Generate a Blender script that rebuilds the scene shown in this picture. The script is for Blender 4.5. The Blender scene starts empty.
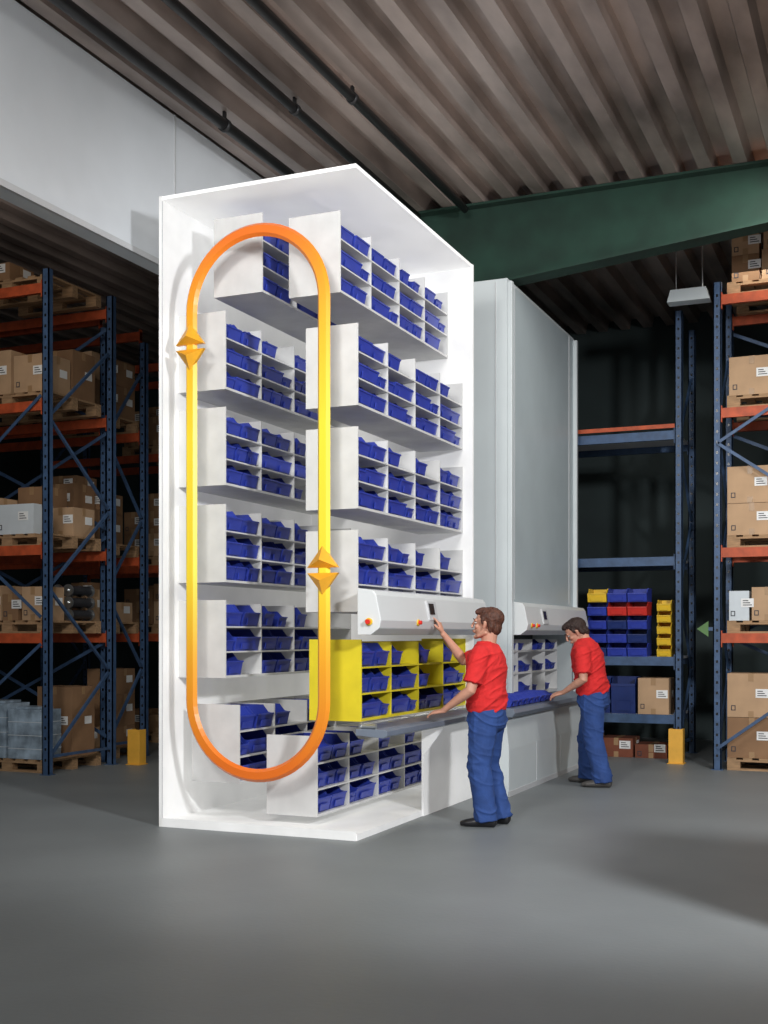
import bpy, math, random
from mathutils import Vector, Matrix, Euler, noise
random.seed(11)
scene=bpy.context.scene
coll=scene.collection
try:
    scene.view_settings.view_transform='Standard'
    scene.view_settings.look='None'
except Exception: pass

# ---------------------------------------------------------------- materials
def mat(name,col,rough=.5,metal=0.,var=0.,scale=8.,emis=0.,bump=0.,bscale=60.,stretch=None):
    m=bpy.data.materials.new(name); m.use_nodes=True
    nt=m.node_tree; b=nt.nodes['Principled BSDF']
    c=(col[0],col[1],col[2],1)
    b.inputs['Base Color'].default_value=c
    b.inputs['Roughness'].default_value=rough
    b.inputs['Metallic'].default_value=metal
    if var>0 or bump>0:
        tc=nt.nodes.new('ShaderNodeTexCoord'); mp=nt.nodes.new('ShaderNodeMapping')
        nt.links.new(tc.outputs['Object'],mp.inputs['Vector'])
        if stretch: mp.inputs['Scale'].default_value=stretch
    if var>0:
        n=nt.nodes.new('ShaderNodeTexNoise'); n.inputs['Scale'].default_value=scale; n.inputs['Detail'].default_value=6
        nt.links.new(mp.outputs[0],n.inputs['Vector'])
        r=nt.nodes.new('ShaderNodeValToRGB')
        r.color_ramp.elements[0].position=.3; r.color_ramp.elements[1].position=.7
        r.color_ramp.elements[0].color=tuple(max(0,x*(1-var)) for x in col)+(1,)
        r.color_ramp.elements[1].color=tuple(min(1,x*(1+var)) for x in col)+(1,)
        nt.links.new(n.outputs['Fac'],r.inputs[0]); nt.links.new(r.outputs[0],b.inputs['Base Color'])
        if emis>0: nt.links.new(r.outputs[0],b.inputs['Emission Color'])
    if bump>0:
        n2=nt.nodes.new('ShaderNodeTexNoise'); n2.inputs['Scale'].default_value=bscale
        nt.links.new(mp.outputs[0],n2.inputs['Vector'])
        bp=nt.nodes.new('ShaderNodeBump'); bp.inputs['Strength'].default_value=bump; bp.inputs['Distance'].default_value=.01
        nt.links.new(n2.outputs['Fac'],bp.inputs['Height']); nt.links.new(bp.outputs[0],b.inputs['Normal'])
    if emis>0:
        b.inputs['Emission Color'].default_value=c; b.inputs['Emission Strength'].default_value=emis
    return m

M={}
M['shell']=mat('white_panel_glow',(.76,.76,.75),.6,var=.08,scale=2.2,emis=.24)  # emission stands in for light, keeps the cutaway interior evenly white
M['shelltop']=mat('white_roof_panel_glow',(.78,.78,.77),.6,var=.06,scale=2.2,emis=.50)  # stronger glow than the walls, hides the shade under the cabinet roof
M['edge']=mat('panel_trim_grey',(.55,.56,.57),.5,var=.03)
M['carrier']=mat('carrier_sheet',(.60,.60,.59),.5,var=.08,scale=5,emis=.05)  # faint self-glow on the sheet metal stands in for interior light
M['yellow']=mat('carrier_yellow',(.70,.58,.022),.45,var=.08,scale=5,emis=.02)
M['bin']=mat('blue_plastic',(.028,.050,.36),.38,var=.12,scale=9)
M['bindark']=mat('dark_blue_plastic',(.012,.03,.15),.4,var=.1)
M['binyel']=mat('yellow_plastic',(.80,.52,.03),.4,var=.08)
M['binred']=mat('red_plastic',(.6,.03,.02),.4,var=.08)
M['grey']=mat('machine_grey',(.45,.52,.545),.42,var=.05,scale=2)
M['greyl']=mat('machine_light_grey',(.60,.65,.66),.4,var=.04,scale=2)
M['hood']=mat('hood_light_grey',(.68,.70,.70),.4,var=.03,scale=2)
M['counter']=mat('counter_grey_blue',(.17,.20,.25),.4,var=.06)
M['metal']=mat('brushed_metal',(.6,.62,.62),.3,.9,var=.05)
M['darkmetal']=mat('dark_steel',(.07,.07,.075),.4,.6,var=.2)
M['black']=mat('black_plastic',(.012,.012,.014),.25,var=.1)
M['red']=mat('red_button',(.75,.03,.02),.3,var=.05)
M['rackblue']=mat('rack_blue',(.045,.09,.18),.5,var=.2,scale=12)
M['rackorange']=mat('rack_orange',(.46,.078,.023),.55,var=.25,scale=10)
M['wood']=mat('pallet_wood',(.36,.22,.115),.8,var=.3,scale=6,stretch=(1,8,8))
M['card']=mat('cardboard',(.48,.31,.18),.8,var=.1,scale=4)
M['card2']=mat('cardboard_dark',(.27,.15,.075),.8,var=.12,scale=4)
M['cardred']=mat('cardboard_reddish',(.20,.06,.03),.8,var=.2,scale=4)
M['tape']=mat('packing_tape',(.36,.22,.11),.35,var=.05)
M['paper']=mat('paper_label',(.82,.82,.8),.7,var=.03)
M['ink']=mat('dark_ink',(.04,.04,.05),.7,var=.05)
M['whitebox']=mat('white_carton',(.60,.65,.68),.7,var=.04)
M['wrap']=mat('shrink_wrapped_goods',(.30,.38,.46),.22,var=.5,scale=6,bump=.8,bscale=14)
M['floor']=mat('concrete_floor',(.190,.207,.212),.5,var=.10,scale=.8,bump=.1,bscale=30)
M['ceil']=mat('corrugated_roof',(.36,.295,.265),.36,.3,var=.55,scale=1.8,stretch=(1,.35,1),bump=.4,bscale=8)
M['wallw']=mat('wall_white',(.70,.73,.76),.7,var=.05,scale=1.5)
M['walld']=mat('wall_dark',(.030,.045,.045),.8,var=.2,scale=1)
M['green']=mat('green_paint',(.008,.032,.021),.85,var=.3,scale=3)
M['pipe']=mat('dark_duct',(.03,.03,.032),.4,.4,var=.1)
M['skin']=mat('skin',(.56,.28,.19),.5,var=.07,scale=20)
M['shirt']=mat('red_cotton',(.62,.018,.018),.85,var=.10,scale=14,bump=.2,bscale=60)
M['jeans']=mat('blue_workwear',(.020,.058,.21),.85,var=.18,scale=10,bump=.2,bscale=60)
M['hair1']=mat('brown_hair',(.085,.028,.014),.6,var=.5,scale=50,bump=.8,bscale=120,stretch=(1,1,.4))
M['hair2']=mat('dark_hair',(.03,.014,.010),.6,var=.3,scale=50,bump=.8,bscale=120)
M['shoe']=mat('black_leather',(.012,.012,.014),.4,var=.2)
M['shoe2']=mat('grey_leather',(.07,.065,.06),.5,var=.2)
M['eyew']=mat('eye_white',(.55,.52,.5),.3,var=.02)
M['lips']=mat('lips',(.38,.12,.09),.5,var=.05)
M['guard']=mat('guard_yellow',(.80,.42,.05),.5,var=.08)
M['sign']=mat('sign_green',(.10,.20,.07),.7,var=.1)
M['gold']=mat('arrow_gold',(.9,.43,.03),.35,.2,var=.08,scale=12)
m=bpy.data.materials.new('loop_orange_yellow'); m.use_nodes=True; nt=m.node_tree; b=nt.nodes['Principled BSDF']
tc=nt.nodes.new('ShaderNodeTexCoord'); sp=nt.nodes.new('ShaderNodeSeparateXYZ'); nt.links.new(tc.outputs['Object'],sp.inputs[0])
mr=nt.nodes.new('ShaderNodeMapRange'); mr.inputs[1].default_value=.35; mr.inputs[2].default_value=4.8
nt.links.new(sp.outputs['Z'],mr.inputs[0]); r=nt.nodes.new('ShaderNodeValToRGB'); nt.links.new(mr.outputs[0],r.inputs[0])
e=r.color_ramp.elements; e[0].position=.04; e[0].color=(.76,.16,.015,1); e[1].position=.97; e[1].color=(.76,.16,.015,1)
for p,c in ((.22,(.84,.36,.02,1)),(.38,(.88,.65,.035,1)),(.62,(.88,.65,.035,1)),(.82,(.84,.38,.02,1))):
    k=e.new(p); k.color=c
nt.links.new(r.outputs[0],b.inputs['Base Color']); nt.links.new(r.outputs[0],b.inputs['Emission Color']); b.inputs['Emission Strength'].default_value=.08
b.inputs['Roughness'].default_value=.35; M['loop']=m

# ---------------------------------------------------------------- mesh helper
class MB:
    def __init__(s): s.v=[];s.f=[];s.m=[];s.mats=[]
    def mi(s,k):
        if k not in s.mats: s.mats.append(k)
        return s.mats.index(k)
    def box(s,x0,x1,y0,y1,z0,z1,k):
        o=len(s.v); i=s.mi(k)
        s.v+=[(x0,y0,z0),(x1,y0,z0),(x1,y1,z0),(x0,y1,z0),(x0,y0,z1),(x1,y0,z1),(x1,y1,z1),(x0,y1,z1)]
        for q in ((0,3,2,1),(4,5,6,7),(0,1,5,4),(1,2,6,5),(2,3,7,6),(3,0,4,7)):
            s.f.append(tuple(o+a for a in q)); s.m.append(i)
    def prism(s,prof,a0,a1,axis,k):
        o=len(s.v); n=len(prof); i=s.mi(k)
        for a in (a0,a1):
            for p in prof:
                s.v.append({'y':(p[0],a,p[1]),'x':(a,p[0],p[1]),'z':(p[0],p[1],a)}[axis])
        s.f.append(tuple(o+j for j in range(n))); s.m.append(i)
        s.f.append(tuple(o+n+j for j in reversed(range(n)))); s.m.append(i)
        for j in range(n):
            k2=(j+1)%n; s.f.append((o+j,o+n+j,o+n+k2,o+k2)); s.m.append(i)
    def bar(s,p,q,w,h,k,up=(0,0,1)):
        p=Vector(p);q=Vector(q);t=(q-p).normalized();a=t.cross(Vector(up))
        if a.length<1e-4:a=t.cross(Vector((0,1,0)))
        a.normalize();b=a.cross(t);o=len(s.v);i=s.mi(k)
        for c in (p,q):
            for sa,sb in ((-1,-1),(1,-1),(1,1),(-1,1)):
                s.v.append(tuple(c+a*sa*w/2+b*sb*h/2))
        for qd in ((0,3,2,1),(4,5,6,7),(0,1,5,4),(1,2,6,5),(2,3,7,6),(3,0,4,7)):
            s.f.append(tuple(o+j for j in qd)); s.m.append(i)
    def cyl(s,p,q,r,k,n=16,r2=None):
        s.tube([(p,r,r),(q,r if r2 is None else r2,r if r2 is None else r2)],None,n,0,k)
    def tube(s,secs,side=None,n=16,cap=.9,k='skin'):
        i=s.mi(k); P=[Vector(x[0]) for x in secs]; R=[(x[1],x[2]) for x in secs]
        T=[]
        for j in range(len(P)):
            a=P[max(0,j-1)];b=P[min(len(P)-1,j+1)];T.append((b-a).normalized())
        rings=[]
        if cap>0:
            r=min(R[0])*cap
            for of,sc in ((.9,.4),(.5,.85)): rings.append((P[0]-T[0]*r*of,T[0],R[0][0]*sc,R[0][1]*sc))
        for j in range(len(P)): rings.append((P[j],T[j],R[j][0],R[j][1]))
        if cap>0:
            r=min(R[-1])*cap
            for of,sc in ((.5,.85),(.9,.4)): rings.append((P[-1]+T[-1]*r*of,T[-1],R[-1][0]*sc,R[-1][1]*sc))
        o=len(s.v)
        sd=Vector(side) if side is not None else None
        for (c,t,a,b) in rings:
            ss=sd if sd is not None else (Vector((0,1,0)) if abs(t.y)<.9 else Vector((1,0,0)))
            u=(ss-t*ss.dot(t)); u.normalize(); w=t.cross(u)
            for j in range(n):
                an=2*math.pi*j/n; s.v.append(tuple(c+u*a*math.cos(an)+w*b*math.sin(an)))
        for g in range(len(rings)-1):
            for j in range(n):
                j2=(j+1)%n; s.f.append((o+g*n+j,o+g*n+j2,o+(g+1)*n+j2,o+(g+1)*n+j)); s.m.append(i)
        s.f.append(tuple(o+j for j in reversed(range(n)))); s.m.append(i)
        e=o+(len(rings)-1)*n
        s.f.append(tuple(e+j for j in range(n))); s.m.append(i)
    def ell(s,c,rx,ry,rz,k='skin',R=None,n=16,mfl=10):
        i=s.mi(k);o=len(s.v);c=Vector(c)
        def T(p):
            p=Vector(p)
            return tuple(c+(R@p if R else p))
        s.v.append(T((0,0,rz)))
        for a in range(1,mfl):
            th=math.pi*a/mfl
            for j in range(n):
                ph=2*math.pi*j/n
                s.v.append(T((rx*math.sin(th)*math.cos(ph),ry*math.sin(th)*math.sin(ph),rz*math.cos(th))))
        s.v.append(T((0,0,-rz))); L=len(s.v)-1
        for j in range(n):
            j2=(j+1)%n
            s.f.append((o,o+1+j,o+1+j2)); s.m.append(i)
            for a in range(mfl-2):
                s.f.append((o+1+a*n+j,o+1+(a+1)*n+j,o+1+(a+1)*n+j2,o+1+a*n+j2)); s.m.append(i)
            s.f.append((L,o+1+(mfl-2)*n+j2,o+1+(mfl-2)*n+j)); s.m.append(i)
    def mesh(s,name,smooth=False):
        me=bpy.data.meshes.new(name); me.from_pydata(s.v,[],s.f)
        for k in s.mats: me.materials.append(M[k])
        me.polygons.foreach_set('material_index',s.m)
        if smooth: me.polygons.foreach_set('use_smooth',[True]*len(me.polygons))
        me.update()
        import bmesh
        bm=bmesh.new();bm.from_mesh(me);bmesh.ops.recalc_face_normals(bm,faces=bm.faces);bm.to_mesh(me);bm.free()
        return me

def obj(name,data,loc=(0,0,0),rot=(0,0,0),parent=None,label=None,cat=None,group=None,kind=None,bevel=0):
    o=bpy.data.objects.new(name,data); o.location=loc; o.rotation_euler=rot
    coll.objects.link(o)
    if parent: o.parent=parent
    if label: o['label']=label
    if cat: o['category']=cat
    if group: o['group']=group
    if kind: o['kind']=kind
    if bevel:
        bv=o.modifiers.new('bevel','BEVEL'); bv.width=bevel; bv.segments=2; bv.limit_method='ANGLE'
    return o
def empty(name,loc,label,cat,group=None):
    return obj(name,None,loc,label=label,cat=cat,group=group)

# ---------------------------------------------------------------- room
CZ=6.2
b=MB(); b.box(-11,9,-12,10,-.1,0,'floor'); obj('floor',b.mesh('floor'),label='smooth grey concrete warehouse floor',cat='floor',kind='structure')
b=MB(); pitch=.34; x=-11; top=CZ+.15
prof=[]
while x<9:
    prof+=[(x,CZ),(x+.13,CZ),(x+.16,top),(x+.30,top)]; x+=pitch
v=[];f=[]
for yy in (-12,10):
    for p in prof: v.append((p[0],yy,p[1]))
n=len(prof)
for j in range(n-1): f.append((j,j+1,n+j+1,n+j))
b.v=v;b.f=f;b.m=[0]*len(f);b.mats=['ceil']
c=obj('ceiling',b.mesh('ceiling'),label='corrugated metal roof deck with parallel ribs',cat='ceiling',kind='structure')
sm=c.modifiers.new('s','SOLIDIFY'); sm.thickness=.02; sm.offset=1
b=MB(); b.box(-11,9,10,10.2,0,CZ+.2,'walld'); obj('wall_back',b.mesh('wall_back'),label='dark painted warehouse rear wall',cat='wall',kind='structure')
b=MB(); b.box(-11.2,-11,-12,10,0,CZ+.2,'walld'); obj('wall_left',b.mesh('wall_left'),label='dark warehouse side wall',cat='wall',kind='structure')
b=MB(); b.box(9,9.2,-12,10,0,CZ+.2,'walld'); obj('wall_right',b.mesh('wall_right'),label='dark warehouse side wall',cat='wall',kind='structure')
b=MB(); b.box(-2.35,-2.2,-12,10,4.78,CZ,'wallw'); b.box(-2.2,-2.17,-12,10,4.78,4.83,'edge')
for yy in (-2.6,.9,4.4): b.box(-2.2,-2.192,yy,yy+.02,4.84,CZ,'edge')
obj('wall_upper',b.mesh('wall_upper'),label='pale grey upper wall panel hanging above the aisle',cat='wall',kind='structure')
b=MB(); Y=4.14
xs=[-2.15,-.2,4.2,8.9]; zs=[5.31,5.33,5.76,6.05]
for i in range(3):
    b.prism([(xs[i],zs[i]),(xs[i+1],zs[i+1]),(xs[i+1],CZ-.02),(xs[i],CZ-.02)],Y-.01,Y+.01,'y','green')
    b.prism([(xs[i],zs[i]-.025),(xs[i+1],zs[i+1]-.025),(xs[i+1],zs[i+1]),(xs[i],zs[i])],Y-.13,Y+.13,'y','green')
b.box(-2.15,8.9,Y-.13,Y+.13,CZ-.03,CZ-.005,'green')
obj('trim_1',b.mesh('roof_beam'),label='dark green steel roof beam',cat='beam',kind='structure')
for X_,Z_,r_ in ((-1.75,6.08,.05),(-1.05,6.1,.04),(-.5,6.1,.04)):
    b=MB(); b.cyl((0,-11.5,0),(0,3.9,0),r_,'pipe',20)
    for yy in range(-11,4,3): b.cyl((0,yy,0),(0,yy+.05,0),r_+.01,'pipe',20)
    for yy in (-9,-4,1): b.box(-.01,.01,yy,yy+.04,0,CZ-Z_,'pipe')
    obj('ceiling_pipe',b.mesh('pipe',True),(X_,0,Z_),label='dark round pipe under the corrugated roof',cat='pipe',group='pipes under the roof')
b=MB(); b.prism([(-.24,0),(.24,0),(.20,.14),(-.20,.14)],-.10,.10,'y','greyl')
for xx in (-.15,.15): b.cyl((xx,0,.14),(xx,0,CZ-5.42),.008,'metal',8)
obj('hanging_housing',b.mesh('hanging_housing'),(1.52,6.0,5.42),label='pale grey sheet metal housing hanging from the roof',cat='fixture')

# ---------------------------------------------------------------- carousel
car=empty('vertical_carousel',(0,0,0),'tall white cutaway vertical storage carousel with shelves of blue bins','storage machine')
W=1.75; L=2.70; H=5.1
def part(name,mb,bevel=0,label=None,parent=None,smooth=False,loc=(0,0,0)):
    return obj(name,mb.mesh(name,smooth),loc,parent=parent or car,bevel=bevel,label=label)
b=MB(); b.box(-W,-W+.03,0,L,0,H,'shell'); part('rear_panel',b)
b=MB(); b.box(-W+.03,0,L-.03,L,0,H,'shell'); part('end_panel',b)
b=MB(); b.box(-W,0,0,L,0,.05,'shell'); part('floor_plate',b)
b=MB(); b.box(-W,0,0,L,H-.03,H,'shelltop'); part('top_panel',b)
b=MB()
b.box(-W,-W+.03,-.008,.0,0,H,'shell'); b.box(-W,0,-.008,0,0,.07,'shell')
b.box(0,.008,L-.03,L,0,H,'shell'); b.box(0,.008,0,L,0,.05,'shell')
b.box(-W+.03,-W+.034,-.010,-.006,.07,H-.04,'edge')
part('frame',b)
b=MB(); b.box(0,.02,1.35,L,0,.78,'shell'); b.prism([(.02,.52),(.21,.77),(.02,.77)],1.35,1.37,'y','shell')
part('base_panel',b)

CL=2.43; CD=.45; LP=.205; TH=.012
def carrier_mesh(k):
    b=MB(); h=LP*3
    b.box(-CD,0,0,TH,0,h+.02,k); b.box(-CD,0,CL-TH,CL,0,h+.02,k)
    b.box(-CD,-CD+TH,TH,CL-TH,0,h,k)
    for l in range(3): b.box(-CD+TH,0,TH,CL-TH,l*LP,l*LP+TH*(1.6 if l==0 else 1),k)
    for c in range(1,4):
        yy=c*CL/4; b.box(-CD+TH,-.005,yy-TH/2,yy+TH/2,0,h-(.0),k)
    return b.mesh('carrier')
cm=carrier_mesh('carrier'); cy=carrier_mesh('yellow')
def bin_mesh(w,h,Ln,k,name='bin',lip=.62):
    b=MB(); t=.007; w2=w/2
    prof=[(-Ln,0),(-.025,0),(0,lip*h),(-.05,(lip+.05)*h),(-.10,h),(-Ln,h)]
    b.prism(prof,-w2,-w2+t,'y',k); b.prism(prof,w2-t,w2,'y',k)
    b.box(-Ln,-.03,-w2+t,w2-t,0,t,k); b.box(-Ln,-Ln+t,-w2+t,w2-t,t,h,k)
    b.prism([(-.025-t,0),(-.025,0),(0,lip*h),(-t,lip*h)],-w2+t,w2-t,'y',k)
    b.box(-.012,.006,-w2,w2,(lip-.05)*h,(lip+.02)*h,k)
    b.prism([(-.013,.08*h),(-.004,.08*h),(.006,.36*h),(-.002,.36*h)],-w2*.6,w2*.6,'y',k)
    b.box(-Ln,-.10,-w2-.005,-w2,h-.012,h,k); b.box(-Ln,-.10,w2,w2+.005,h-.012,h,k)
    return b.mesh(name)
BM={'w':bin_mesh(.268,.184,.41,'bin'),'n':bin_mesh(.172,.184,.41,'bin'),'s':bin_mesh(.14,.14,.38,'bin'),'x':bin_mesh(.40,.184,.41,'bin'),'m':bin_mesh(.24,.175,.40,'bin')}
def bins_for(xf,z,front,lab):
    cols=4 if front else 3
    for l in range(3):
        for c in range(cols):
            y0=Y0+c*CL/4+TH
            q=random.random()
            if l==2:
                if c==0: its=[('w',.148),('w',.44)]
                else: its=[(random.choice('nwm'),.15)] + ([('s',.42)] if q<.35 else [('m',.43)] if q<.5 else [])
            else:
                if q<.10: its=[('n',.10),('n',.288),('n',.478)]
                elif q<.30: its=[('x',.215),('s',.50)]
                elif q<.42: its=[('s',.09),('x',.38)]
                elif q<.55: its=[('m',.14),('m',.41)]
                else: its=[('w',.148),('w',.433)]
                if random.random()<.06: its=its[:-1]
            for k,off in its:
                obj('storage_bin',BM[k],(xf-.006-random.random()*.02,y0+off,z+l*LP+TH*(1.6 if l==0 else 1)),(0,0,random.uniform(-.012,.012)),
                    label=lab,cat='bin',group='blue bins on the carousel shelves')
Y0=.23
FR=[(4.22,-.24),(3.33,-.09),(2.53,-.09),(1.73,-.09),(.88,-.06),(.12,-.44)]
RR=[(4.30,-.93),(3.55,-1.27),(2.77,-1.27),(1.98,-1.27),(1.2,-1.27),(.35,-1.14)]
for i,(z,xf) in enumerate(FR):
    yl=(i==4)
    obj('carrier',cy if yl else cm,(xf,Y0,z),parent=car,label='yellow shelf carrier' if yl else None)
    bins_for(xf,z,True,'blue plastic open-front bin on '+('the yellow carousel shelf' if yl else 'a white carousel shelf'))
for i,(z,xf) in enumerate(RR):
    obj('carrier',cm,(xf,Y0,z),parent=car)
    bins_for(xf,z,False,'blue plastic open-front bin on a white carousel shelf')

def hood(parent,y0,y1,scr,btns):
    b=MB(); pr=[(0.0,1.55),(.11,1.55),(.18,1.60),(.195,1.66),(.155,1.85),(.13,1.885),(.0,1.905)]
    b.prism(pr,y0,y1,'y','hood')
    hd=obj('hood',b.mesh('hood'),parent=parent,bevel=.006)
    b=MB(); b.prism([(.15,1.67),(.206,1.67),(.176,1.83),(.13,1.83)],scr-.10,scr+.10,'y','edge'); obj('control_panel',b.mesh('control_panel'),parent=hd,bevel=.003)
    b=MB(); b.prism([(.19,1.72),(.202,1.72),(.185,1.81),(.17,1.81)],scr-.075,scr+.03,'y','black'); obj('screen',b.mesh('screen'),parent=hd)
    for (y,z,face) in btns:
        b=MB()
        if face=='f':
            b.cyl((.185,y,z),(.202,y,z),.026,'binyel',20); b.cyl((.202,y,z),(.225,y,z),.016,'red',20)
        else:
            b.cyl((.10,y0,z),(.10,y0-.015,z),.028,'binyel',20); b.cyl((.10,y0-.015,z),(.10,y0-.04,z),.018,'red',20)
        obj('emergency_button',b.mesh('emergency_button',False),parent=hd,label='red mushroom push button on yellow disc')
hood(car,.02,2.62,1.12,[(0,1.65,'e'),(.78,1.65,'f')])
b=MB(); b.prism([(-.02,.79),(.21,.775),(.24,.79),(.24,.83),(.21,.84),(-.02,.84)],.03,2.65,'y','counter')
part('counter',b,.004)
b=MB()
for i in range(64):
    y=.06+i*.04; b.cyl((.02,y,.857),(.14,y,.857),.014,'metal',10)
b.box(.005,.02,.04,2.6,.84,.88,'metal'); b.box(.14,.155,.04,2.6,.84,.88,'metal')
part('roller_strip',b)

# loop
b=MB(); cx=-.84; R=.587; zt=4.70-R; zb=.456+R; bw=.052; N=28
pts=[]
for i in range(N+1):
    a=math.pi*i/N; pts.append((math.cos(a),math.sin(a),zt))
for i in range(N+1):
    a=math.pi+math.pi*i/N; pts.append((math.cos(a),math.sin(a),zb))
i0=b.mi('loop'); n=len(pts)
for (ca,sa,zc) in pts:
    for rr,yy in ((R-bw,0),(R-bw*.55,-.028),(R+bw*.55,-.028),(R+bw,0)):
        b.v.append((ca*rr,yy,zc+sa*rr))
for i in range(n):
    j=(i+1)%n
    for k in range(4):
        k2=(k+1)%4; b.f.append((i*4+k,i*4+k2,j*4+k2,j*4+k)); b.m.append(i0)
loop=obj('direction_loop',b.mesh('loop'),(cx,-.03,0),label='orange and yellow rounded loop band showing shelf rotation',cat='sign')
def arrow(x,z,up):
    b=MB(); i=b.mi('gold'); w=.13; h=.165*(1 if up else -1)
    b.v=[(-w,0,0),(w,0,0),(0,0,h),(0,-.06,h*.35),(-w,.03,0),(w,.03,0),(0,.03,h)]
    b.f=[(0,1,3),(1,2,3),(2,0,3),(4,5,6),(0,1,5,4),(1,2,6,5),(2,0,4,6)]; b.m=[i]*7
    obj('arrow',b.mesh('arrow'),(x,-.03,z),parent=loop,label='golden triangular arrowhead')
arrow(-R,3.84+.02,True); arrow(-R,3.84-.02,False)
arrow(R,2.04+.02,True); arrow(R,2.04-.02,False)

# ---------------------------------------------------------------- machine 2
car2=empty('storage_machine',(0,0,0),'tall closed pale grey storage machine with access opening','storage machine')
y0,y1,H2=3.80,6.62,5.25
def p2(name,mb,bevel=0,label=None): return obj(name,mb.mesh(name),parent=car2,bevel=bevel,label=label)
b=MB(); b.box(-W,0,y0,y0+.04,0,H2,'greyl'); b.box(-.9,-.89,y0-.006,y0,0,H2,'edge'); b.box(-.13,-.12,y0-.006,y0,0,H2,'edge'); p2('side_panel',b)
b=MB(); b.box(-W,0,y1-.04,y1,0,H2,'greyl'); p2('side_panel',b)
b=MB(); b.box(-W,-W+.04,y0+.04,y1-.04,0,H2,'greyl'); p2('rear_panel',b)
b=MB(); b.box(-W,0,y0,y1,H2,H2+.03,'greyl'); p2('top_panel',b)
b=MB(); b.box(-.04,0,y0+.04,y1-.04,1.6,H2,'grey')
for yy in (4.05,6.35): b.box(0,.006,yy,yy+.012,1.93,H2,'edge')
p2('front_panel',b)
for yy in (y0,y1-.07):
    b=MB(); b.box(0,.05,yy,yy+.07,0,H2,'greyl'); p2('post',b,.006)
b=MB(); b.box(-.55,-.53,y0+.04,y1-.04,.7,1.62,'black'); b.box(-.55,-.04,y0+.04,y1-.04,1.60,1.62,'greyl'); p2('inner_panel',b)
hood(car2,3.9,6.58,4.6,[(4.05,1.65,'f'),(4.25,1.65,'f')])
b=MB(); b.prism([(-.5,.78),(.36,.76),(.39,.80),(.37,.84),(-.5,.845)],2.8,6.6,'y','counter')
p2('counter',b,.004)
b=MB(); b.prism([(.0,0),(.33,0),(.33,.45),(.30,.76),(.0,.77)],2.8,6.6,'y','greyl')
for yy in (3.75,4.7,5.65): b.box(.325,.334,yy,yy+.01,.03,.45,'edge')
b.box(.325,.335,2.8,6.6,0,.05,'edge'); p2('base',b)
c2=MB(); k='carrier'; ye=6.1
c2.box(-.5,-.08,3.9,ye,.87,.90,k); c2.box(-.5,-.08,3.9,ye,1.12,1.14,k); c2.box(-.5,-.08,3.9,ye,1.36,1.38,k)
c2.box(-.5,-.49,3.9,ye,.87,1.5,k)
for i in range(5): c2.box(-.5,-.08,3.9+i*.5475,3.91+i*.5475,.87,1.5,k)
p2('carrier',c2)
bs=bin_mesh(.20,.12,.36,'bin')
for l,z in enumerate((.90,1.14,1.38)):
    for i in range(4):
        for j in range(2):
            if random.random()<(.15,.1,.6)[l]: continue
            obj('storage_bin',bs,(-.09,3.9+i*.5475+.14+j*.26,z),label='blue plastic open-front bin in the machine opening',cat='bin',group='blue bins in the machine opening')
low=bin_mesh(.17,.10,.30,'bin')
for i in range(8):
    obj('storage_bin',low,(.30,3.1+i*.2,.845),(0,0,random.uniform(-.08,.08)),label='small blue plastic bin on the grey counter',cat='bin',group='blue bins on the counter')

# ---------------------------------------------------------------- racks
def rack(x0,x1,ya,yb,levels,bk,lab,topz,xbrace=False,grp='pallet racks',front=()):
    r=empty('pallet_rack',(0,0,0),lab,'rack',grp)
    PW=.09
    for X_ in (x0,x1):
        for Y_ in (ya,yb-PW*.8):
            b=MB(); 
            b.box(X_,X_+PW,Y_,Y_+.004+.012,0.008,topz,'rackblue'); b.box(X_,X_+.012,Y_,Y_+PW*.8,0.008,topz,'rackblue'); b.box(X_+PW-.012,X_+PW,Y_,Y_+PW*.8,0.008,topz,'rackblue')
            b.box(X_-.02,X_+PW+.02,Y_-.02,Y_+PW*.8+.02,0,.008,'rackblue')
            z=.15
            while z<topz-.1:
                b.box(X_+.033,X_+.057,Y_-.002,Y_,z,z+.03,'black'); z+=.12
            obj('upright',b.mesh('upright'),parent=r)
        z=.2; s=0
        while z+.8<topz:
            b=MB(); a=(X_+PW/2,ya+.08,z); q=(X_+PW/2,yb-.10,z+.9)
            if s%2: a=(a[0],yb-.10,z); q=(q[0],ya+.08,z+.9)
            b.bar(a,q,.03,.03,'rackblue'); obj('brace',b.mesh('brace'),parent=r); z+=.95; s+=1
        b=MB(); b.bar((X_+PW/2,ya+.08,.2),(X_+PW/2,yb-.1,.2),.03,.03,'rackblue'); obj('brace',b.mesh('brace'),parent=r)
    xa,xb=min(x0,x1)+PW,max(x0,x1)
    for z in levels:
        for Y_ in (ya,yb-.06):
            b=MB(); b.box(xa,xb,Y_,Y_+.05,z-.11,z,bk); b.box(xa,xa+.01,Y_-.01,Y_+.055,z-.16,z+.03,bk); b.box(xb-.01,xb,Y_-.01,Y_+.055,z-.16,z+.03,bk)
            obj('beam',b.mesh('beam'),parent=r)
    if xbrace:
        for i in range(4):
            z=.3+i*1.25
            for (p,q) in (((xa,yb+.01,z),(xb,yb+.01,z+1.2)),((xa,yb+.02,z+1.2),(xb,yb+.02,z))):
                b=MB(); b.bar(p,q,.012,.04,'rackblue'); obj('brace',b.mesh('brace'),parent=r)
    for (xp,zp,xq,zq) in front:
        b=MB(); b.bar((xp,ya-.02,zp),(xq,ya-.02,zq),.012,.035,'rackblue'); obj('brace',b.mesh('brace'),parent=r)
    return r
LV=[1.57,2.55,4.15,5.45]
rack(-4.95,-7.6,2.48,3.72,LV,'rackorange','blue pallet rack with orange beams holding cartons on pallets',5.6,xbrace=True,
     front=((-4.95,4.2,-7.55,2.1),(-4.95,1.75,-7.55,3.8),(-4.95,1.45,-6.5,.25)))
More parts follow.
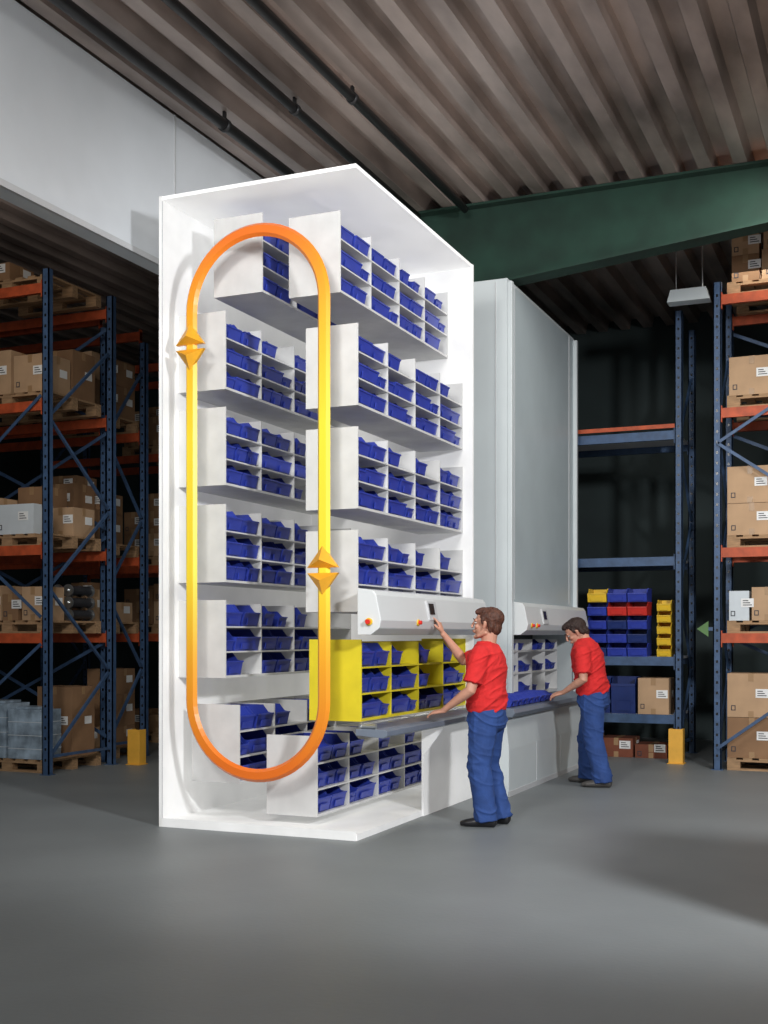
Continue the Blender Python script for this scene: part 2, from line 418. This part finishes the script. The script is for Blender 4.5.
rack(-5.2,-7.8,3.86,4.76,LV,'rackorange','blue pallet rack with orange beams standing behind another rack',5.3)
rack(-5.4,-8.1,6.3,7.4,LV,'rackorange','blue pallet rack with orange beams in the dim hall',5.5)
rack(1.80,4.6,5.93,7.03,LV,'rackorange','blue pallet rack with orange beams holding cartons on pallets',5.6,xbrace=True,
     front=((1.85,3.75,4.62,5.5),(1.85,3.75,4.62,1.8),(1.85,.25,4.62,2.3)))
rC=rack(1.22,-1.5,6.8,7.9,[.56,1.28,2.52,4.08],'rackblue','blue shelving rack holding coloured bins and cartons',5.55)
for z in (.56,1.28,2.52,4.08):
    b=MB(); b.box(-1.41,1.22,6.86,7.83,z-.03,z,'edge'); obj('shelf',b.mesh('shelf'),parent=rC)
b=MB(); b.box(-1.41,1.22,6.785,6.80,4.11,4.16,'rackorange'); obj('beam',b.mesh('beam'),parent=rC,label='orange beam')

def pallet_mesh():
    b=MB(); w,d=1.15,.98
    for i in range(7): b.box(i*(w-.1)/6,i*(w-.1)/6+.1,0,d,.122,.144,'wood')
    for y in (0,d/2-.05,d-.1):
        b.box(0,w,y,y+.1,.10,.122,'wood')
        for x in (0,w/2-.07,w-.145): b.box(x,x+.145,y,y+.1,.022,.10,'wood')
        b.box(0,w,y,y+.1,0,.022,'wood')
    return b.mesh('pallet')
PM=pallet_mesh()
def pallet(x,y,z): return obj('pallet',PM,(x,y,z),label='wooden pallet under cartons',cat='pallet',group='wooden pallets on the racks')
cache={}
def carton(x,y,z,w,d,h,k='card',lab=None,rot=0):
    key=(round(w,2),round(d,2),round(h,2),k)
    if key not in cache:
        b=MB(); b.box(0,w,0,d,0,h,k)
        if k not in('whitebox','wrap'):
            b.box(w/2-.03,w/2+.03,-.002,0,h-.09,h+.002,'tape'); b.box(w/2-.03,w/2+.03,0,d,h,h+.002,'tape')
            b.box(w/2-.03,w/2+.03,-.002,0,0,.07,'tape')
            b.box(w,w+.002,d/2-.03,d/2+.03,h-.09,h+.002,'tape')
        if k=='wrap':
            for i in range(3): b.box(-.004,w+.004,-.004,d+.004,h*(.2+.27*i),h*(.2+.27*i)+.008,'whitebox')
            b.box(w*.15,w*.85,d*.15,d*.85,h,h+.03,'wrap')
        else:
            b.box(w*.60,w*.60+.14,-.004,-.001,h*.45,h*.45+.10,'paper')
            for i in range(3): b.box(w*.60+.02,w*.60+.12-.02*i,-.005,-.004,h*.45+.02+i*.025,h*.45+.03+i*.025,'ink')
            b.box(w+.001,w+.004,d*.55,d*.55+.13,h*.45,h*.45+.09,'paper')
            b.box(w*.08,w*.08+.05,-.003,-.001,h*.15,h*.15+.06,'ink'); b.box(w*.08+.01,w*.08+.04,-.004,-.003,h*.15+.01,h*.15+.05,k)
        cache[key]=b.mesh('carton')
    L_=lab or {'card':'brown cardboard carton with paper label on the rack','card2':'dark brown cardboard carton with paper label','cardred':'reddish-brown carton stored at floor level','whitebox':'white carton with label on the rack','wrap':'bluish shrink-wrapped goods on a pallet'}[k]
    return obj('carton',cache[key],(x,y,z),(0,0,rot),label=L_,cat='box',group='cartons on the racks',bevel=.004)
def load(x0,y0,z,spec):
    pallet(x0,y0,z); z+=.144+.001
    for (dx,dy,dz,w,d,h,k) in spec: carton(x0+dx,y0+dy,z+dz,w,d,h,k)
load(1.95,5.98,5.45,[(.05,0.02,0,.30,.45,.30,'card2'),(.38,.02,0,.62,.45,.34,'card'),(.05,.02,.305,.30,.45,.24,'card'),(.40,.02,.345,.55,.45,.28,'card')])
load(1.95,5.98,4.15,[(0.02,0.02,0,.50,.45,.44,'card'),(.55,.02,0,.52,.45,.40,'card2')])
load(1.95,5.98,2.55,[(0,0.02,0,.54,.45,.36,'card'),(0,.02,.365,.50,.45,.42,'card'),(.57,.02,0,.52,.45,.42,'card'),(.57,.02,.425,.5,.45,.38,'card2')])
load(1.95,5.98,1.57,[(0.02,0.02,0,.22,.4,.34,'whitebox'),(.27,.02,0,.34,.45,.38,'card'),(.65,.02,0,.42,.45,.36,'card2')])
load(1.95,5.98,0.0,[(0,0.02,0,.54,.45,.46,'card2'),(0,.02,.465,.52,.45,.50,'card'),(.57,.02,0,.52,.45,.42,'card2'),(.57,.02,.425,.5,.45,.40,'card') ])
load(3.3,5.98,0.0,[(0,0.02,0,.54,.45,.42,'card'),(0,.02,.425,.52,.45,.40,'card')])
def fillrand(x0,y0,z,seed,hmax,dark=True):
    rr=random.Random(seed); spec=[]
    for row in (0,1):
        x=.02
        while x<.9:
            w=rr.choice((.32,.4,.5)); w=min(w,1.12-x)
            if w<.22: break
            z_=0
            while True:
                h=rr.choice((.25,.32,.4))
                if z_+h>hmax: break
                spec.append((x,.02+row*.48,z_,w-.01,.42,h,rr.choice(('card2','card2','card') if dark else ('card','card','card2'))))
                z_+=h+.003
                if rr.random()<.35: break
            x+=w+.01
    load(x0,y0,z,spec)
x_=-6.14
load(x_,2.62,4.15,[(.66,.02,0,.46,.42,.42,'card'),(.12,.02,0,.50,.42,.50,'card'),(.62,.48,0,.5,.42,.56,'card2'),(.05,.48,0,.5,.42,.55,'card2')])
load(x_,2.62,2.55,[(.40,.02,0,.54,.34,.34,'whitebox'),(.0,.02,0,.36,.42,.44,'card'),(.74,.52,0,.36,.4,.34,'card'),(.3,.52,0,.4,.4,.6,'card2')])
load(x_,2.62,1.57,[(.10,.02,0,.38,.42,.40,'card'),(.50,.02,0,.22,.42,.30,'card2'),(.78,.02,0,.30,.36,.38,'card')])
rm=MB(); rm.cyl((0,0,0),(0,.36,0),.055,'darkmetal',18); rm.cyl((0,-.03,0),(0,-.01,0),.07,'metal',18); rm.cyl((0,.37,0),(0,.39,0),.07,'metal',18); rm.cyl((0,-.05,0),(0,.41,0),.018,'metal',12)
rmesh=rm.mesh('roller')
for i in range(3):
    for j in range(3): obj('steel_roller',rmesh,(-5.40+i*.145,3.16,1.57+.145+.072+j*.142),label='dark steel roller part stacked on a pallet',cat='machine part',group='steel rollers on the rack')
load(x_,2.62,0,[(.58,.02,0,.46,.36,.56,'wrap'),(.04,.02,0,.50,.42,.62,'wrap'),(.6,.5,0,.5,.42,.80,'card2')])
load(x_,2.62,5.45,[(.1,.02,0,.5,.42,.2,'card2')])
load(-7.4,2.62,2.55,[(.55,.02,0,.58,.5,.40,'card2')]); load(-7.4,2.62,4.15,[(.55,.02,0,.58,.5,.50,'card2')])
sd=1
for z,hm in ((4.15,.8),(2.55,.9),(1.57,.62),(0,1.15)):
    fillrand(-6.40,3.80,z,sd,hm); sd+=1
    fillrand(-6.65,6.35,z,sd,hm); sd+=1
bc={k:bin_mesh(.24,.17,.34,k,'bin') for k in ('bin','binyel','binred','bindark')}
cols=[['bindark','bin','bin','bin','binyel'],['bin','bin','bindark','binred','bin'],['bin','bindark','bin','binred','bin']]
names={'bin':'blue','binyel':'yellow','binred':'red','bindark':'dark blue'}
for c in range(3):
    for r_ in range(5):
        k=cols[c][r_]
        obj('storage_bin',bc[k],(.24+c*.255,6.82,1.28+r_*.172),(0,0,-math.pi/2),label=names[k]+' plastic bin stacked on the rack shelf',cat='bin',group='stacked bins on the rack shelf')
by=bin_mesh(.17,.14,.34,'binyel')
for r_ in range(5):
    obj('storage_bin',by,(1.08,6.82,1.28+r_*.142),(0,0,-math.pi/2),label='yellow plastic bin stacked on the rack shelf',cat='bin',group='stacked bins on the rack shelf')
tall=bin_mesh(.30,.46,.36,'bindark',lip=.8)
for xx in (.25,.57): obj('storage_bin',tall,(xx,6.84,.56),(0,0,-math.pi/2),label='tall dark blue plastic bin on the lower shelf',cat='bin',group='tall bins on the lower rack shelf')
carton(.76,6.84,.561,.38,.4,.45,'card'); carton(.25,6.95,.001,.42,.45,.24,'cardred'); carton(.70,6.95,.001,.40,.45,.17,'cardred'); carton(-.25,6.95,.001,.46,.45,.3,'card2')
for (X_,Y_) in ((-4.62,3.80),(1.30,6.45)):
    b=MB(); w_=.085; b.prism([(-w_,-.07),(w_,-.07),(w_,.07),(w_-.03,.07),(w_-.03,-.04),(-w_+.03,-.04),(-w_+.03,.07),(-w_,.07)],0.01,.42,'z','guard'); b.box(-w_-.015,w_+.015,-.09,.09,0,.01,'guard')
    obj('rack_guard',b.mesh('rack_guard'),(X_,Y_,0),label='yellow steel corner guard in front of a rack post',cat='guard',group='yellow rack guards',bevel=.004)
b=MB(); b.prism([(-.13,0),(0,.09),(0,-.09)],-.006,.006,'y','sign'); b.box(0,.05,-.004,.004,-.02,.02,'rackblue')
obj('arrow_sign',b.mesh('arrow_sign'),(1.75,5.92,1.62),label='small green triangular sign on the rack post',cat='sign')
pallet(3.9,-2.3,0)  # unseen pallet and carton stack, added to throw a shadow on the floor
for i in range(4):
    for j in range(2): carton(3.92+j*.56,-2.28,.145+i*.47,.54,.9,.465,'card')

# ---------------------------------------------------------------- people
texh=bpy.data.textures.new('strands','CLOUDS'); texh.noise_scale=.02
def bake(mb,name,vox,smooth=4,disp=0,tx=None,clampz=None,folds=None):
    me=mb.mesh(name)
    o=bpy.data.objects.new('tmp',me); coll.objects.link(o)
    r=o.modifiers.new('r','REMESH'); r.mode='VOXEL'; r.voxel_size=vox; r.use_smooth_shade=True
    if smooth:
        s=o.modifiers.new('s','SMOOTH'); s.factor=.5; s.iterations=smooth
    if disp:
        d=o.modifiers.new('d','DISPLACE'); d.texture=tx; d.strength=disp; d.texture_coords='LOCAL'; d.mid_level=.5
    bpy.context.view_layer.update()
    dg=bpy.context.evaluated_depsgraph_get()
    nm=bpy.data.meshes.new_from_object(o.evaluated_get(dg)); nm.name=name
    bpy.data.objects.remove(o)
    if folds:
        nr=[v.normal.copy() for v in nm.vertices]
        for v,nn in zip(nm.vertices,nr):
            v.co+=nn*folds(v.co)
    if clampz is not None:
        for v in nm.vertices:
            if v.co.z<clampz: v.co.z=clampz
    nm.polygons.foreach_set('use_smooth',[True]*len(nm.polygons))
    nm.update()
    return nm
def ridge(p,s):
    n_=noise.noise(Vector((p[0]*s[0],p[1]*s[1],p[2]*s[2])))
    return (1-min(1,abs(n_)*3.2))**2
def shirt_folds(p):
    q=Vector((p.x,p.y,p.z+.55*p.x+.25*p.y))
    a=.014 if p.z<1.12 else .009
    return a*ridge(q+Vector((3,1,0)),(3.5,3.5,11))+.004*ridge(q,(8,8,16))-.004
def jeans_folds(p):
    q=Vector((p.x,p.y,p.z-.5*p.x+.3*p.y))
    a=.010*max(0,1-abs(p.z-.47)/.16)+.013*max(0,1-abs(p.z-.10)/.14)+.010*max(0,1-abs(p.z-.85)/.13)+.003
    return a*ridge(q+Vector((7,2,5)),(4,4,13))+.005*ridge(p,(9,9,2.5))-.003

def hand(b,wr,fd,pn,thumb_side,curls,tc=.3):
    wr=Vector(wr);fd=Vector(fd).normalized();pn=Vector(pn);pn=(pn-fd*pn.dot(fd)).normalized()
    lat=fd.cross(pn).normalized()
    if lat.dot(Vector(thumb_side))<0: lat=-lat
    b.tube([(wr-fd*.02,.026,.020),(wr+fd*.02,.032,.017),(wr+fd*.055,.040,.016),(wr+fd*.088,.040,.014)],lat,16,.6)
    for i,(off,ln) in enumerate(((.031,.072),(.0105,.080),(-.0105,.074),(-.031,.058))):
        p=wr+fd*.082+lat*off; d=(fd+lat*off*2.2).normalized(); secs=[(p,.0092,.0088)]
        cu=curls[i]
        axis=d.cross(pn)
        for s,fr in enumerate((.45,.31,.24)):
            d=(Matrix.Rotation(cu*(1.0 if s else .8),3,axis)@d).normalized()
            p=p+d*ln*fr; secs.append((p,.0088-.0008*s,.0083-.0008*s))
        b.tube(secs,lat,10,.9)
    p=wr+fd*.022+lat*.028; d=(fd*.75+lat*.75+pn*.25).normalized(); secs=[(p-d*.01,.012,.012)]
    for s,l_ in enumerate((.032,.026,.022)):
        secs.append((p+d*l_,.0115-.001*s,.011-.001*s)); p=p+d*l_; d=(d+fd*tc+pn*tc*.5).normalized()
    b.tube(secs,pn,10,.9)

def person(loc,rotz,P,label,scl):
    lean=P['lean']
    def sx(z): return lean*max(0,z-.95)
    b=MB()
    lat=(0,1,0)
    def c(z,dx=0): return Vector((sx(z)+dx,0,z))
    b.tube([(c(.86),.135,.10),(c(.98),.145,.105),(c(1.10),.14,.10),(c(1.25),.150,.11),(c(1.35),.150,.095),(c(1.43),.09,.065)],lat,20,.6)
    hp=Vector(P['head']); nb=c(1.43,-.01)
    HR=Euler((0,P['pitch'],P['yaw'])).to_matrix()
    def hpt(p): return hp+HR@(Vector(p)*1.07)
    b.tube([(nb,.064,.064),(nb.lerp(hpt((-.03,0,-.05)),.5),.056,.060),(hpt((-.03,0,-.04)),.056,.062)],lat,16,.5)
    b.ell(hpt((-.014,0,.034)),.102,.079,.092,'skin',HR,20,14)
    b.ell(hpt((.020,0,-.028)),.072,.060,.082,'skin',HR,20,14)
    b.tube([(hpt((-.012,.052,-.060)),.018,.020),(hpt((.045,.034,-.088)),.016,.017),(hpt((.076,0,-.100)),.018,.017),(hpt((.045,-.034,-.088)),.016,.017),(hpt((-.012,-.052,-.060)),.018,.020)],HR@Vector((0,0,1)),12,.8)
    b.ell(hpt((.030,0,-.080)),.050,.040,.028,'skin',HR)
    b.ell(hpt((.079,0,-.098)),.014,.020,.015,'skin',HR)
    b.tube([(hpt((.074,.042,.026)),.009,.007),(hpt((.086,.020,.032)),.010,.008),(hpt((.089,0,.030)),.010,.008),(hpt((.086,-.020,.032)),.010,.008),(hpt((.074,-.042,.026)),.009,.007)],HR@Vector((0,0,1)),10,.8)
    b.tube([(hpt((.086,0,.024)),.009,.009),(hpt((.099,0,.002)),.010,.011),(hpt((.109,0,-.018)),.013,.011),(hpt((.102,0,-.027)),.016,.008)],HR@Vector(lat),12,.7)
    b.ell(hpt((.091,0,-.049)),.009,.022,.006,'skin',HR); b.ell(hpt((.089,0,-.061)),.009,.019,.006,'skin',HR)
    b.ell(hpt((.080,0,-.055)),.014,.028,.018,'skin',HR)
    for s in (1,-1):
        b.tube([(hpt((.004,.076*s,-.030)),.008,.008),(hpt((-.004,.083*s,-.012)),.012,.007),(hpt((-.010,.088*s,.012)),.015,.007),(hpt((-.002,.083*s,.022)),.010,.007)],HR@Vector((1,0,0)),12,.8)
        b.ell(hpt((.062,.036*s,-.018)),.020,.020,.018,'skin',HR)
    for side,s in (('l',1),('r',-1)):
        sh=Vector(P['sh'+side]);el=Vector(P['el'+side]);wr=Vector(P['wr'+side])
        b.tube([(sh,.042,.046),(sh.lerp(el,.35),.046,.049),(sh.lerp(el,.8),.042,.044),(el,.041,.043),(el.lerp(wr,.25),.045,.042),(el.lerp(wr,.7),.034,.030),(wr,.027,.022)],None,16,.6)
        hand(b,wr,P['fd'+side],P['pn'+side],P['th'+side],P['cu'+side])
        hi=Vector(P['hi'+side]);kn=Vector(P['kn'+side]);an=Vector(P['an'+side])
        b.tube([(hi,.072,.076),(hi.lerp(kn,.5),.056,.060),(kn,.046,.048),(kn.lerp(an,.35),.044,.046),(an,.033,.036),(an-Vector((0,0,.03)),.033,.036)],lat,16,.6)
    body=obj('person',bake(b,'body',.0044,2),loc,(0,0,rotz),label=label,cat='person')
    body.scale=scl
    b=MB(); k='shirt'
    b.tube([(c(.935),.168,.142),(c(.98),.180,.156),(c(1.04),.176,.150),(c(1.12),.178,.148),(c(1.22),.192,.153),(c(1.33),.206,.148),(c(1.41),.194,.126),(c(1.455),.130,.095),(c(1.485),.082,.078)],lat,28,.12,k)
    for side in 'lr':
        sh=Vector(P['sh'+side]);el=Vector(P['el'+side])
        b.ell(sh,.080,.078,.076,k)
        b.tube([(sh,.076,.080),(sh.lerp(el,.3),.072,.078),(sh.lerp(el,.60),.068,.074),(sh.lerp(el,.80),.071,.079)],None,20,.1,k)
    shirt=obj('shirt',bake(b,'shirt',.0065,3,folds=shirt_folds),parent=body)
    b=MB(); b.tube([(c(1.475),.080,.077),(c(1.497),.072,.071)],lat,24,.1,k); obj('collar',bake(b,'collar',.005,1),parent=shirt)
    b=MB(); k='jeans'
    b.tube([(c(.97),.160,.134),(c(.92),.172,.146),(Vector((0,0,.86)),.178,.150),(Vector((0,0,.80)),.166,.140)],lat,28,.3,k)
    for side in 'lr':
        hi=Vector(P['hi'+side]);kn=Vector(P['kn'+side]);an=Vector(P['an'+side])
        b.tube([(hi,.096,.118),(hi.lerp(kn,.4),.091,.108),(kn,.081,.093),(kn.lerp(an,.4),.078,.090),(kn.lerp(an,.85),.076,.089),(an-Vector((0,0,.04)),.079,.096)],lat,22,.08,k)
    obj('trousers',bake(b,'trousers',.0065,3,folds=jeans_folds),parent=body)
    for side in 'lr':
        an=Vector(P['an'+side]); b=MB(); k=P['shoe']
        fx=Vector((1,P['toe'+side],0)).normalized()
        base=Vector((an.x,an.y,0)); ltv=Vector((-fx.y,fx.x,0))
        def s_(d,z): return base+fx*d+Vector((0,0,z))
        b.tube([(s_(-.065,.045),.036,.045),(s_(-.03,.05),.038,.052),(s_(.03,.048),.042,.050),(s_(.09,.036),.047,.038),(s_(.15,.030),.045,.030),(s_(.185,.024),.030,.022)],ltv,20,.7,k)
        b.tube([(s_(-.01,.05),.042,.045),(s_(-.01,.10),.042,.045)],ltv,18,.2,k)
        obj('shoe',bake(b,'shoe',.006,2,0,None,clampz=.002),parent=body)
    b=MB(); k=P['hair']
    b.ell(hpt((-.030,0,.052)),.104,.090,.090,k,HR,20,14); b.ell(hpt((-.066,0,-.014)),.050,.068,.072,k,HR)
    b.ell(hpt((.014,0,.098)),.074,.068,.036,k,HR); b.ell(hpt((.058,.010,.092)),.030,.050,.024,k,HR)
    for s in (1,-1):
        b.ell(hpt((.014,.073*s,.030)),.016,.012,.032,k,HR); b.ell(hpt((-.045,.062*s,-.005)),.026,.024,.055,k,HR)
    obj('hair',bake(b,'hair',.0045,1,.011,texh),parent=body)
    for s in (1,-1):
        b=MB(); b.ell(hpt((.0745,.031*s,.010)),.0115,.013,.007,'eyew',HR); b.ell(hpt((.0835,.031*s,.010)),.004,.005,.005,'ink',HR)
        obj('eye',b.mesh('eye',True),parent=body)
        b=MB()
        b.tube([(hpt((.093,.016*s,.036)),.004,.004),(hpt((.091,.032*s,.040)),.004,.004),(hpt((.080,.047*s,.034)),.003,.003)],HR@Vector((0,0,1)),8,.5,P['hair'])
        obj('eyebrow',b.mesh('eyebrow',True),parent=body)
    b=MB(); b.ell(hpt((.0965,0,-.050)),.005,.019,.0045,'lips',HR); b.ell(hpt((.0945,0,-.057)),.005,.016,.005,'lips',HR)
    obj('lips',b.mesh('lips',True),parent=body)
    return body

P1=dict(lean=.02,head=(.005,0,1.635),pitch=-.06,yaw=.08,hair='hair1',shoe='shoe',
 shl=(.0,.175,1.395),ell=(.05,.25,1.11),wrl=(.29,.20,.935),fdl=(1,-.2,-.18),pnl=(.0,-.3,-1),thl=(0,-1,.3),cul=(.25,.25,.28,.32),
 shr=(.03,-.165,1.405),elr=(.26,-.20,1.33),wrr=(.385,-.05,1.565),fdr=(.30,.10,1.0),pnr=(1,.1,-.4),thr=(0,1,0),cur=(.25,.5,.7,.8),
 hil=(0,.085,.86),knl=(.03,.10,.49),anl=(-.02,.10,.09),toel=.15,
 hir=(0,-.085,.86),knr=(.03,-.10,.49),anr=(-.07,-.10,.09),toer=-.15)
person((.67,1.11,0),math.pi,P1,'person in red t-shirt and blue trousers touching the control panel',(1.06,1.06,1.0))
P2=dict(lean=.17,head=(.165,0,1.56),pitch=.62,yaw=.30,hair='hair2',shoe='shoe2',
 shl=(.06,.175,1.36),ell=(.03,.27,1.09),wrl=(.25,.18,.945),fdl=(1,-.15,-.30),pnl=(.0,-.3,-1),thl=(0,-1,.3),cul=(.3,.32,.35,.4),
 shr=(.09,-.17,1.365),elr=(.10,-.26,1.09),wrr=(.31,-.14,.945),fdr=(1,.15,-.30),pnr=(0,.3,-1),thr=(0,1,.3),cur=(.3,.32,.35,.4),
 hil=(-.01,.09,.85),knl=(-.03,.12,.48),anl=(-.12,.14,.09),toel=.2,
 hir=(.0,-.09,.85),knr=(.09,-.12,.48),anr=(.09,-.14,.09),toer=-.2)
person((.86,4.02,0),math.pi,P2,'person in red t-shirt and blue trousers leaning over the counter',(1.10,1.12,1.01))

# ---------------------------------------------------------------- lights
def area(loc,target,size,e,col=(1,1,1)):
    l=bpy.data.lights.new('area','AREA'); l.shape='DISK'; l.size=size; l.energy=e; l.color=col
    o=bpy.data.objects.new('area_fill',l); o.location=loc; coll.objects.link(o)
    o.rotation_euler=(Vector(target)-Vector(loc)).to_track_quat('-Z','Y').to_euler()
def spot(loc,target,size,e,ang,blend,col=(1,1,1)):
    l=bpy.data.lights.new('spot','SPOT'); l.shadow_soft_size=size; l.energy=e; l.color=col; l.spot_size=math.radians(ang); l.spot_blend=blend
    o=bpy.data.objects.new('spot_light',l); o.location=loc; coll.objects.link(o)
    o.rotation_euler=(Vector(target)-Vector(loc)).to_track_quat('-Z','Y').to_euler()
spot((.8,-8.0,5.4),(-.5,1.5,2.6),.7,1250,58,.8,(1,.98,.95))
spot((6.5,-4.6,4.4),(.8,1.6,1.5),.3,2300,72,.6,(.97,.98,1))
area((3.2,3.0,5.9),(2.2,4.0,0),1.6,100,(1,.97,.92))  # added fill over the right rack area, no fixture modelled
area((1.2,-4.5,5.9),(.6,-2.5,0),2.0,105,(1,.98,.95))  # added overhead fill to brighten the foreground floor, no fixture there
area((1.2,-5.0,4.6),(-2.2,-1.2,5.5),1.2,60,(.95,.98,1))  # added fill aimed at the pale upper wall panel
area((2.5,6.0,5.7),(2.5,5.6,0),1.2,15,(1,.95,.88))
area((-4.0,0.3,5.6),(-5.4,3.5,1.5),1.5,30,(1,.93,.85))  # added dim fill for the left racks, no fixture modelled
spot((4.2,-.8,.6),(2.2,1.2,6.2),.3,380,75,.8,(1,.93,.86))  # added uplight to brighten the roof deck, no real source there
w=bpy.data.worlds.new('world'); scene.world=w; w.use_nodes=True
w.node_tree.nodes['Background'].inputs[0].default_value=(.75,.82,.9,1); w.node_tree.nodes['Background'].inputs[1].default_value=.32

# ---------------------------------------------------------------- camera
cd=bpy.data.cameras.new('camera'); cam=bpy.data.objects.new('camera',cd); coll.objects.link(cam)
cam.location=(3.74,-8.19,1.55); cam.rotation_euler=(math.pi/2,0,math.atan2(.394,.919))
cd.sensor_fit='HORIZONTAL'; cd.sensor_width=36; cd.lens=1196/768*36; cd.shift_y=123/768
cd.clip_end=100
scene.camera=cam
